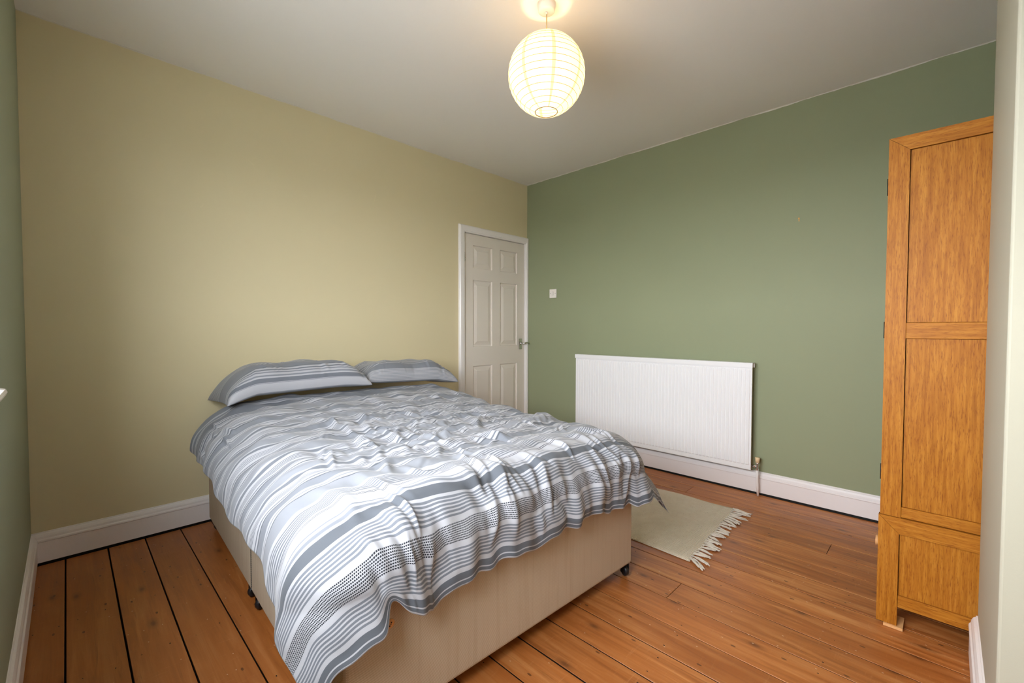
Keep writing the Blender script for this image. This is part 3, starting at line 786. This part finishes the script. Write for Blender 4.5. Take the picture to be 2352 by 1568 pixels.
back = [(0.5 * cm, Mg), (1.2 * cm, Wh), (0.7 * cm, Lg), (1.0 * cm, Wh)]
under = rep(14, (0.9 * cm, Mg), (1.1 * cm, Wh), (0.4 * cm, Lg), (1.4 * cm, Lh))
ul = sum(q[0] for q in under)
pl1 = under + [(4.6 * cm, Wh), (0.3 * cm, Lg), (0.3 * cm, Wh), (2.4 * cm, Mg), (0.8 * cm, Wh), (1.0 * cm, Lg), (1.2 * cm, Wh), (0.8 * cm, Lg), (0.9 * cm, Wh), (0.9 * cm, Mg), (1.4 * cm, Wh), (0.9 * cm, Mg), (14 * cm, Lg), (0.6 * cm, Mg)] + back * 8
pl2 = under + rep(8, (0.68 * cm, Wh), (0.26 * cm, Lg)) + [(0.8 * cm, Wh), (5.5 * cm, Lg), (0.9 * cm, Wh), (0.5 * cm, Mg), (1.5 * cm, Lh), (0.6 * cm, Wh), (1.2 * cm, Lg), (0.8 * cm, Wh), (1.6 * cm, Lh), (0.9 * cm, Mg), (1.2 * cm, Wh), (2.2 * cm, Lg)] + back * 8
M_p1, M_p2 = stripes('striped_pillowcase_wide_grey', -ul, pl1), stripes('striped_pillowcase_pinstripe', -ul, pl2)
pillow('pillow', 'grey striped pillow with a broad white front edge, nearest the window wall', M_p1, (-2.392, -0.300, 0.786), (math.radians(-3), math.radians(-1), math.radians(-1)), 0.775, 0.50, 0.168, 4,
       lambda U_, V_: -0.075 * np.clip(-U_ - 0.62, 0, 1) ** 1.3 * 2.2 - 0.05 * np.clip(U_ - 0.5, 0, 1) ** 1.3)
pillow('pillow', 'grey striped pillow with fine pinstripes along its front edge, nearest the door', M_p2, (-1.645, -0.270, 0.772), (math.radians(-3), math.radians(2), math.radians(-3)), 0.695, 0.48, 0.150, 9,
       lambda U_, V_: -0.03 * np.clip(U_ - 0.5, 0, 1) * 2)

# ------------------------------------------------------------------ rug with fringe
def rug_mat(fr=False):
    a = Mat('cotton_fringe' if fr else 'undyed_rag_weave'); P = a.pos(); x, y, z = a.sep(P)
    n1 = a.noise(P, 26, 4, 0.65); c = a.mix(n1, srgb(230, 214, 190), srgb(248, 238, 220))
    if fr:
        c = a.mix(a.noise(P, 260, 3, 0.7), srgb(196, 184, 168), srgb(232, 224, 212)); a.base(c); a.rough(0.9); return a.m
    wv = a.math('ABSOLUTE', a.math('SINE', a.math('MULTIPLY', a.math('MULTIPLY_ADD', a.noise(P, 14, 2), 0.003, y), math.pi / 0.0058)))
    c = a.mix(a.math('MULTIPLY', a.math('SUBTRACT', 1.0, wv), 0.34), c, srgb(176, 162, 140))
    sp = a.math('GREATER_THAN', a.noise(a.mapping(P, (90, 240, 90)), 1.0, 2, 0.5), 0.70)
    c = a.mix(a.math('MULTIPLY', sp, 0.5), c, srgb(146, 128, 102))
    a.base(c); a.rough(0.95); a.p.inputs['Specular IOR Level'].default_value = 0.1; a.bump(wv, 0.8, 0.003); return a.m
rug = empty('rug', (-0.82, -1.55, 0)); tag(rug, 'natural cotton rag rug with a tangled fringe on the floorboards between bed and radiator', 'rug')
nx, ny = 60, 90
V, Fc = [], []
def rug_edge(yy):                       # long edges are not quite straight
    return (-1.224 + 0.010 * math.sin(yy * 6) - 0.02 * (yy + 2.2) , -0.408 + 0.012 * math.sin(yy * 11 + 2.0) + 0.010 * math.sin(yy * 5))
for s in (1, 0):
    for j in range(ny + 1):
        v = j / ny
        for i in range(nx + 1):
            u = i / nx; yend = -2.213 + 0.053 * u + 0.004 * math.sin(u * 21); yy = yend + (1.30) * v
            e0, e1 = rug_edge(yy); xx = e0 + (e1 - e0) * u
            ed = min(u, 1 - u, v * 1.6) ; zz = 0.0015
            if s: zz = 0.0075 + 0.0022 * math.sin(xx * 13 + 1) * math.sin(yy * 9) + 0.0010 * math.sin(xx * 31 + yy * 23); zz = max(0.003, zz * min(1, 0.45 + ed * 14))
            V.append((xx, yy, zz))
n_ = (nx + 1) * (ny + 1)
for j in range(ny):
    for i in range(nx):
        a_ = j * (nx + 1) + i; q = (a_, a_ + 1, a_ + nx + 2, a_ + nx + 1); Fc.append(q); Fc.append(tuple(k + n_ for k in q[::-1]))
lp = [i for i in range(nx)] + [nx + j * (nx + 1) for j in range(ny)] + [ny * (nx + 1) + nx - i for i in range(nx)] + [(ny - j) * (nx + 1) for j in range(ny)]
for k in range(len(lp)):
    a_, b_ = lp[k], lp[(k + 1) % len(lp)]; Fc.append((a_, b_, b_ + n_, a_ + n_)[::-1])
link('woven_panel', mesh('woven_panel', V, Fc), rug_mat(), rug, True)
M_fr = rug_mat(True); r9 = random.Random(5)
NT = 27
for k in range(NT):
    u = (k + 0.5) / NT; x0 = -1.222 + 0.814 * u; y0 = -2.211 + 0.053 * u + 0.004 * math.sin(u * 21)
    ln = r9.uniform(0.055, 0.105); drift = r9.uniform(-0.035, 0.030)
    if k == 0: ln, drift = 0.085, -0.05
    if k > NT - 4: ln = 0.10
    strands = []
    for s in range(r9.randint(4, 6)):
        o1, o2 = r9.uniform(-0.006, 0.006), r9.uniform(-0.011, 0.011); l2 = ln * r9.uniform(0.75, 1.08); cv = r9.uniform(-0.012, 0.012)
        pts, rad = [], []
        for q in range(7):
            f = q / 6; pts.append((x0 + o1 * (1 - abs(f - 0.3)) * 0.8 + drift * f ** 1.5 + o2 * max(0, f - 0.35) * 1.6 + cv * math.sin(f * 3.0), y0 + 0.006 - l2 * f, 0.0050 + 0.003 * math.sin(f * 3.1) * r9.uniform(0.3, 1.2) + 0.0012 * s - 0.0012 * f * s))
            rad.append(0.0032 * (1.0 if f < 0.7 else 1.25 - 0.4 * f) * (0.7 if q in (1,) else 1))
        strands.append((pts, rad))
    tubes('tassel', strands, M_fr, rug, 5)

# ------------------------------------------------------------------ radiator
ra = empty('radiator', (-0.06, -1.418, 0.172)); tag(ra, 'white ribbed panel radiator on the green wall below the light switch', 'radiator')
RY0, RY1, RZ0, RZ1, RX = -2.150, -0.686, 0.176, 0.905, -0.088
# pressed front panel: shallow upright ribs between flat top and bottom rims
NR = 55; pitch = (RY1 - RY0 - 0.02) / NR
prof = [(RY0, 0.0)]
for k in range(NR):
    b = RY0 + 0.010 + k * pitch
    prof += [(b + 0.0012, 0.0), (b + 0.0040, 0.0042), (b + pitch - 0.0040, 0.0042), (b + pitch - 0.0012, 0.0)]
prof.append((RY1, 0.0))
levels = [(RZ0, 0.0), (RZ0 + 0.030, 0.0), (RZ0 + 0.037, 1.0), (RZ1 - 0.050, 1.0), (RZ1 - 0.043, 0.0), (RZ1 - 0.004, 0.0)]
V, Fc = [], []; n = len(prof)
for z, k in levels:
    for y, e in prof: V.append((RX - e * k, y, z))
for j in range(len(levels) - 1):
    for i in range(n - 1): Fc.append((j * n + i, j * n + i + 1, (j + 1) * n + i + 1, (j + 1) * n + i))
bo = len(V); V += [(RX + 0.014, y, z) for y, z in ((RY0, RZ0), (RY1, RZ0), (RY1, RZ1 - 0.004), (RY0, RZ1 - 0.004))]
t_ = (len(levels) - 1) * n
Fc += [(bo, bo + 3, bo + 2, bo + 1), [bo, bo + 1] + list(range(n - 1, -1, -1)), [bo + 2, bo + 3] + list(range(t_, t_ + n)), [bo + 3, bo] + [j * n for j in range(len(levels))], [bo + 1, bo + 2] + [j * n + n - 1 for j in range(len(levels) - 1, -1, -1)]]
bm = bmesh.new(); bv = [bm.verts.new(v) for v in V]
for f in Fc: bm.faces.new([bv[i] for i in f])
bmesh.ops.recalc_face_normals(bm, faces=list(bm.faces)); me = bpy.data.meshes.new('front_panel'); bm.to_mesh(me); bm.free()
link('front_panel', me, M_rad, ra)
capp = [(RX - 0.008, RZ1 - 0.034), (RX - 0.008, RZ1 - 0.004), (RX - 0.004, RZ1), (RX + 0.040, RZ1), (RX + 0.044, RZ1 - 0.004), (RX + 0.044, RZ1 - 0.034), (RX + 0.041, RZ1 - 0.034), (RX + 0.041, RZ1 - 0.006), (RX - 0.005, RZ1 - 0.006), (RX - 0.005, RZ1 - 0.034)]
prism('top_cover', capp, lambda u, v, d: (u, d, v), RY0 - 0.004, RY1 + 0.004, M_rad, ra)
# convector fins behind the panel, and brackets to the wall
V, Fc = [], []
for k in range(48):
    y = RY0 + 0.03 + k * (RY1 - RY0 - 0.06) / 47; o = len(V)
    V += [(RX + 0.0145, y - 0.0004, RZ0 + 0.05), (RX + 0.040, y - 0.0004, RZ0 + 0.05), (RX + 0.040, y - 0.0004, RZ1 - 0.05), (RX + 0.0145, y - 0.0004, RZ1 - 0.05)]
    V += [(p[0], p[1] + 0.0012, p[2]) for p in V[-4:]]
    Fc += [tuple(i + o for i in f) for f in ((0, 1, 2, 3), (7, 6, 5, 4), (0, 4, 5, 1), (1, 5, 6, 2), (2, 6, 7, 3), (3, 7, 4, 0))]
tag(link('convector_fins', mesh('convector_fins', V, Fc), M_rad, ra), kind='stuff')
for y in (-1.95, -0.90):
    boxes('wall_bracket', [(RX + 0.0145, -0.0005, y - 0.015, y + 0.015, RZ0 + 0.06, RZ0 + 0.075), (RX + 0.0145, -0.0005, y - 0.015, y + 0.015, RZ1 - 0.09, RZ1 - 0.075), (-0.004, -0.0005, y - 0.015, y + 0.015, RZ0 + 0.05, RZ1 - 0.07)], M_rad, ra)
def valve(y, s):
    vx, vz = -0.068, 0.205
    vb = lathe('valve', [(0, 0.178 - vz), (0.0085, 0.178 - vz), (0.0105, 0.186 - vz), (0.0085, 0.194 - vz), (0.0085, 0.222 - vz), (0.0075, 0.232 - vz), (0, 0.232 - vz)], M_chrome, ra, 16, place((vx, y, vz)))
    tubes('union', [([(vx, y, 0.203), (vx, y + s * 0.012, 0.203), (vx, y + s * 0.0125, 0.203), (vx, y + s * 0.024, 0.203), (vx, y + s * 0.0245, 0.203), (vx, y + s * 0.046, 0.203)], [0.0065, 0.0065, 0.0105, 0.0105, 0.0065, 0.0065])], M_chrome, vb, 8)
    lathe('valve_cap', [(0, 0.228), (0.0115, 0.228), (0.0150, 0.262), (0.0138, 0.2655), (0, 0.2660)], M_cap, vb, 20, place((vx, y, 0)))
    tubes('pipe', [([(vx, y, 0.182), (vx, y, 0.12), (vx + 0.003, y - 0.002, 0.06), (vx + 0.012, y - 0.004, 0.0)], 0.0075)], M_white, ra, 12)
valve(-2.186, 1); valve(-0.650, -1)

# ------------------------------------------------------------------ light switch, wall plug
sw = empty('light_switch', (-0.005, -0.348, 1.434)); tag(sw, 'square white light switch plate on the green wall beside the door', 'light switch')
box('plate', -0.0095, -0.0002, -0.391, -0.305, 1.434, 1.520, M_plastic, sw, 0.004, 3)
rk = box('rocker', -0.0125, -0.0088, -0.3545, -0.3415, 1.461, 1.493, M_plastic, sw, 0.0018, 2)
box('rocker_gap', -0.00975, -0.0090, -0.3555, -0.3405, 1.4600, 1.4940, M_iron, sw)
for y in (-0.378, -0.318):
    lathe('screw', [(0, 0), (0.0034, 0), (0.0026, 0.0012), (0, 0.0012)], M_iron, sw, 12, place((-0.0093, y, 1.477), ry=-math.pi / 2))
pg = empty('wall_plug', (-0.004, -2.386, 1.830)); tag(pg, 'tiny yellow plastic wall plug left in the green wall', 'wall plug')
M_yel = plain('yellow_plastic', srgb(240, 176, 84), 0.5)
lathe('collar', [(0.0018, -0.006), (0.0036, -0.006), (0.0046, 0.002), (0.0042, 0.0045), (0.0018, 0.0045), (0.0014, -0.004)], M_yel, pg, 14, place((-0.0004, -2.386, 1.848), ry=-math.pi / 2))
box('split_tail', -0.0036, -0.0002, -2.3890, -2.3845, 1.8285, 1.8460, M_yel, pg, 0.0008)

# ------------------------------------------------------------------ wardrobe in the alcove
wd = empty('wardrobe', (-0.65, -3.18, 0)); tag(wd, 'tall oak wardrobe with framed side panels standing in the alcove', 'wardrobe')
WX, WX1, WY, WYB = -1.150, -0.135, -2.910, -3.455      # side plane, far side, front, back
ZS, ZT = 0.424, 1.846
up_ = lambda u, v, d: (d, u, v)
def side(X0, X1):
    ST = 0.060
    # upper carcase: stiles, mitred top rail, middle and lower rails
    prism('stile', [(WY, ZS + 0.001), (WY, ZT), (WY - ST + 0.0007, ZT - 0.0535), (WY - ST, ZT - 0.054), (WY - ST, ZS + 0.001)], up_, X0, X1, M_oak_v, wd)
    prism('stile', [(WYB, ZS + 0.001), (WYB, ZT), (WYB + ST - 0.0007, ZT - 0.0535), (WYB + ST, ZT - 0.054), (WYB + ST, ZS + 0.001)], up_, X0, X1, M_oak_v, wd)
    prism('rail', [(WY - 0.0014, ZT), (WYB + 0.0014, ZT), (WYB + ST, ZT - 0.0530), (WY - ST, ZT - 0.0530)], up_, X0, X1, M_oak_h, wd)
    box('rail', X0 + 0.001, X1, WYB + ST + 0.0008, WY - ST - 0.0008, 1.098, 1.157, M_oak_h, wd, 0.0012, 1)
    box('rail', X0 + 0.001, X1, WYB + ST + 0.0008, WY - ST - 0.0008, ZS + 0.002, 0.465, M_oak_h, wd, 0.0012, 1)
    for z0_, z1_ in ((1.158, ZT - 0.0545), (0.466, 1.097)):
        box('side_panel', X0 + 0.009, X1 - 0.006, WYB + ST + 0.002, WY - ST - 0.002, z0_, z1_, M_oak_v, wd)
    # base carcase
    zb = ZS - 0.001
    prism('stile', [(WY + 0.004, 0.011), (WY + 0.004, zb), (WY - 0.056 + 0.0007, zb - 0.0605), (WY - 0.056, zb - 0.061), (WY - 0.056, 0.011)], up_, X0 - 0.003, X1, M_oak_v, wd)
    prism('stile', [(WYB, 0.011), (WYB, zb), (WYB + ST - 0.0007, zb - 0.0605), (WYB + ST, zb - 0.061), (WYB + ST, 0.011)], up_, X0 - 0.003, X1, M_oak_v, wd)
    prism('rail', [(WY + 0.0026, zb), (WYB + 0.0014, zb), (WYB + ST, zb - 0.0605), (WY - 0.056, zb - 0.0605)], up_, X0 - 0.003, X1, M_oak_h, wd)
    box('rail', X0, X1, WYB + ST + 0.0008, WY - 0.0568, 0.082, 0.127, M_oak_h, wd, 0.0012, 1)
    box('side_panel', X0 + 0.007, X1 - 0.006, WYB + ST + 0.002, WY - 0.058, 0.128, zb - 0.062, M_oak_v, wd)
side(WX, WX + 0.024)
side(WX1 - 0.024, WX1)
box('top_board', WX + 0.0245, WX1 - 0.0245, WYB, WY, ZT - 0.024, ZT - 0.001, M_oak_x, wd, 0.002)
box('back_board', WX + 0.0245, WX1 - 0.0245, WYB, WYB + 0.008, 0.085, ZT - 0.025, M_oak_v, wd)
box('middle_board', WX + 0.0245, WX1 - 0.0245, WYB + 0.009, WY - 0.001, ZS - 0.020, ZS + 0.002, M_oak_x, wd, 0.001)
box('bottom_board', WX + 0.0245, WX1 - 0.0245, WYB + 0.009, WY - 0.022, 0.085, 0.103, M_oak_x, wd)
cxm = (WX + WX1) / 2
for x0, x1, hx in ((WX + 0.0265, cxm - 0.001, WX + 0.0265), (cxm + 0.001, WX1 - 0.0265, WX1 - 0.0265)):
    d_ = box('wardrobe_door', x0, x1, WY - 0.022, WY - 0.001, ZS + 0.006, ZT - 0.028, M_oak_v, wd, 0.002)
    box('door_panel', x0 + 0.07, x1 - 0.07, WY - 0.006, WY + 0.002, ZS + 0.09, ZT - 0.12, M_oak_v, d_, 0.003)
    kx = x1 - 0.035 if hx == WX + 0.0265 else x0 + 0.035
    lathe('knob', [(0, 0), (0.009, 0), (0.008, 0.012), (0.016, 0.026), (0.015, 0.031), (0, 0.033)], M_wedge, d_, 20, place((kx, WY - 0.001, 1.10), rx=-math.pi / 2))
for z0_, z1_ in ((1.642, 1.705), (1.098, 1.161), (0.552, 0.612)):
    lathe('hinge', [(0, 0), (0.003, 0), (0.003, z1_ - z0_), (0, z1_ - z0_)], M_iron, wd, 10, place((WX + 0.0255, WY + 0.0018, z0_)))
    lathe('hinge', [(0, 0), (0.003, 0), (0.003, z1_ - z0_), (0, z1_ - z0_)], M_iron, wd, 10, place((WX1 - 0.0255, WY + 0.0018, z0_)))
dw = box('drawer_front', WX + 0.0265, WX1 - 0.0265, WY - 0.020, WY + 0.001, 0.106, ZS - 0.024, M_oak_x, wd, 0.003)
for kx in (-0.845, -0.44):
    lathe('knob', [(0, 0), (0.010, 0), (0.009, 0.010), (0.022, 0.030), (0.021, 0.034), (0, 0.036)], M_wedge, dw, 20, place((kx, WY + 0.001, 0.205), rx=-math.pi / 2))
wg = prism('wooden_wedge', [(-2.928, 0.0005), (-2.928, 0.0095), (-2.984, 0.0105), (-2.984, 0.0005)], lambda u, v, d: (d, u, v), -1.160, -1.070, M_wedge)
tag(wg, 'raw wood packing wedge under the front leg of the oak wardrobe', 'wedge')

# ------------------------------------------------------------------ paper lantern pendant
PX, PY = -1.783, -1.760
pd = empty('pendant_light', (PX, PY, H)); tag(pd, 'round white paper lantern pendant hanging lit from the ceiling', 'pendant light')
lathe('ceiling_rose', [(0, -0.036), (0.010, -0.036), (0.034, -0.035), (0.0375, -0.031), (0.0420, -0.001), (0, -0.001)], M_plastic, pd, 40, place((PX, PY, H)))
lathe('cord_grip', [(0, -0.046), (0.004, -0.046), (0.0058, -0.041), (0.0058, -0.035), (0, -0.035)], M_plastic, pd, 20, place((PX, PY, H)))
tubes('cord', [([(PX, PY, H - 0.044), (PX + 0.001, PY, H - 0.1), (PX, PY, 2.372)], 0.0030)], plain('cord_sleeve', srgb(214, 190, 142), 0.5), pd, 10)
RS, ZC = 0.172, 2.283
# shade: corrugated between the wire hoops
def shade_mat():
    a = Mat('lit_paper'); o = a.coord(); x, y, z = a.sep(o)
    ang = a.math('ARCTAN2', y, x)
    saw = a.math('FRACT', a.math('MULTIPLY_ADD', ang, 8 / (2 * math.pi), 0.37))
    seam = a.math('LESS_THAN', a.math('ABSOLUTE', a.math('SUBTRACT', saw, 0.5)), 0.055)
    fib = a.noise(o, 60, 4, 0.7)
    col = a.mix(a.math('MULTIPLY', fib, 0.25), (1.0, 0.93, 0.74, 1), (0.94, 0.80, 0.55, 1))
    col = a.mix(a.math('MULTIPLY', seam, 0.65), col, (0.66, 0.46, 0.22, 1))
    col = a.mix(1.0, col, (0.80, 0.80, 0.80, 1), 'MULTIPLY')
    tl = a.n('ShaderNodeBsdfTranslucent'); df = a.n('ShaderNodeBsdfDiffuse'); a.l(col, tl.inputs[0]); a.l(col, df.inputs[0])
    m1 = a.n('ShaderNodeMixShader'); m1.inputs[0].default_value = 0.45; a.l(df.outputs[0], m1.inputs[1]); a.l(tl.outputs[0], m1.inputs[2])
    em = a.n('ShaderNodeEmission'); a.l(a.mix(1.0, col, (1.0, 0.76, 0.40, 1), 'MULTIPLY'), em.inputs[0]); em.inputs[1].default_value = LAMP_GLOW
    ad = a.n('ShaderNodeAddShader'); a.l(m1.outputs[0], ad.inputs[0]); a.l(em.outputs[0], ad.inputs[1]); a.l(ad.outputs[0], a.out.inputs[0])
    return a.m
NRB = 17
t_top, t_bot = math.radians(20), math.radians(180 - 17)
angs = [t_top + (t_bot - t_top) * k / (NRB - 1) for k in range(NRB)]
prof = []
for k in range(NRB - 1):
    for q in range(4):
        t = angs[k] + (angs[k + 1] - angs[k]) * q / 4; f = q / 4
        rr = RS * (1 + 0.010 * math.sin(math.pi * f)); prof.append((rr * math.sin(t), rr * math.cos(t)))
prof.append((RS * math.sin(t_bot), RS * math.cos(t_bot)))
sh = lathe('paper_shade', prof[::-1], shade_mat(), pd, 72, place((PX, PY, ZC)))
M_wire = plain('bamboo_wire', srgb(176, 130, 62), 0.6); M_wire2 = plain('steel_wire', srgb(90, 66, 34), 0.5)
for k, t in enumerate(angs):
    last = k in (0, NRB - 1)
    r_ = RS * math.sin(t) + 0.0003; z = ZC + RS * math.cos(t)
    tubes('hoop', [([(PX + r_ * math.cos(2 * math.pi * q / 48), PY + r_ * math.sin(2 * math.pi * q / 48), z) for q in range(49)], 0.0018 if last else 0.0010)], M_wire2 if last else M_wire, sh, 6)
# lamp holder, cross wire and bulb inside
lathe('lamp_holder', [(0, 0.06), (0.008, 0.06), (0.0125, 0.03), (0.0125, 0.0), (0, 0.0)], M_plastic, pd, 24, place((PX, PY, 2.345)))
rb = RS * math.sin(t_top)
tubes('spreader_wire', [([(PX - rb * 0.9, PY - rb * 0.4, ZC + RS * math.cos(t_top)), (PX, PY, 2.400), (PX + rb * 0.9, PY + rb * 0.4, ZC + RS * math.cos(t_top))], 0.0012)], M_wire2, pd, 6)
bl = Mat('hot_bulb'); e_ = bl.n('ShaderNodeEmission'); e_.inputs[0].default_value = (1.0, 0.80, 0.5, 1); e_.inputs[1].default_value = 12
bt = bl.n('ShaderNodeBsdfTransparent'); bx_ = bl.n('ShaderNodeMixShader'); bx_.inputs[0].default_value = 0.2; bl.l(bt.outputs[0], bx_.inputs[1]); bl.l(e_.outputs[0], bx_.inputs[2]); bl.l(bx_.outputs[0], bl.out.inputs[0])
lathe('bulb', [(0, -0.072), (0.014, -0.070), (0.024, -0.060), (0.028, -0.046), (0.025, -0.030), (0.015, -0.012), (0.013, 0.0), (0, 0)], bl.m, pd, 24, place((PX, PY, 2.345)))
lt = bpy.data.lights.new('bulb_light', 'POINT'); lt.energy = LAMP_POWER; lt.color = LAMP_COLOR; lt.shadow_soft_size = 0.015
lo = bpy.data.objects.new('bulb_light', lt); C.objects.link(lo); lo.parent = pd; lo.location = (0, 0, 2.275 - H)
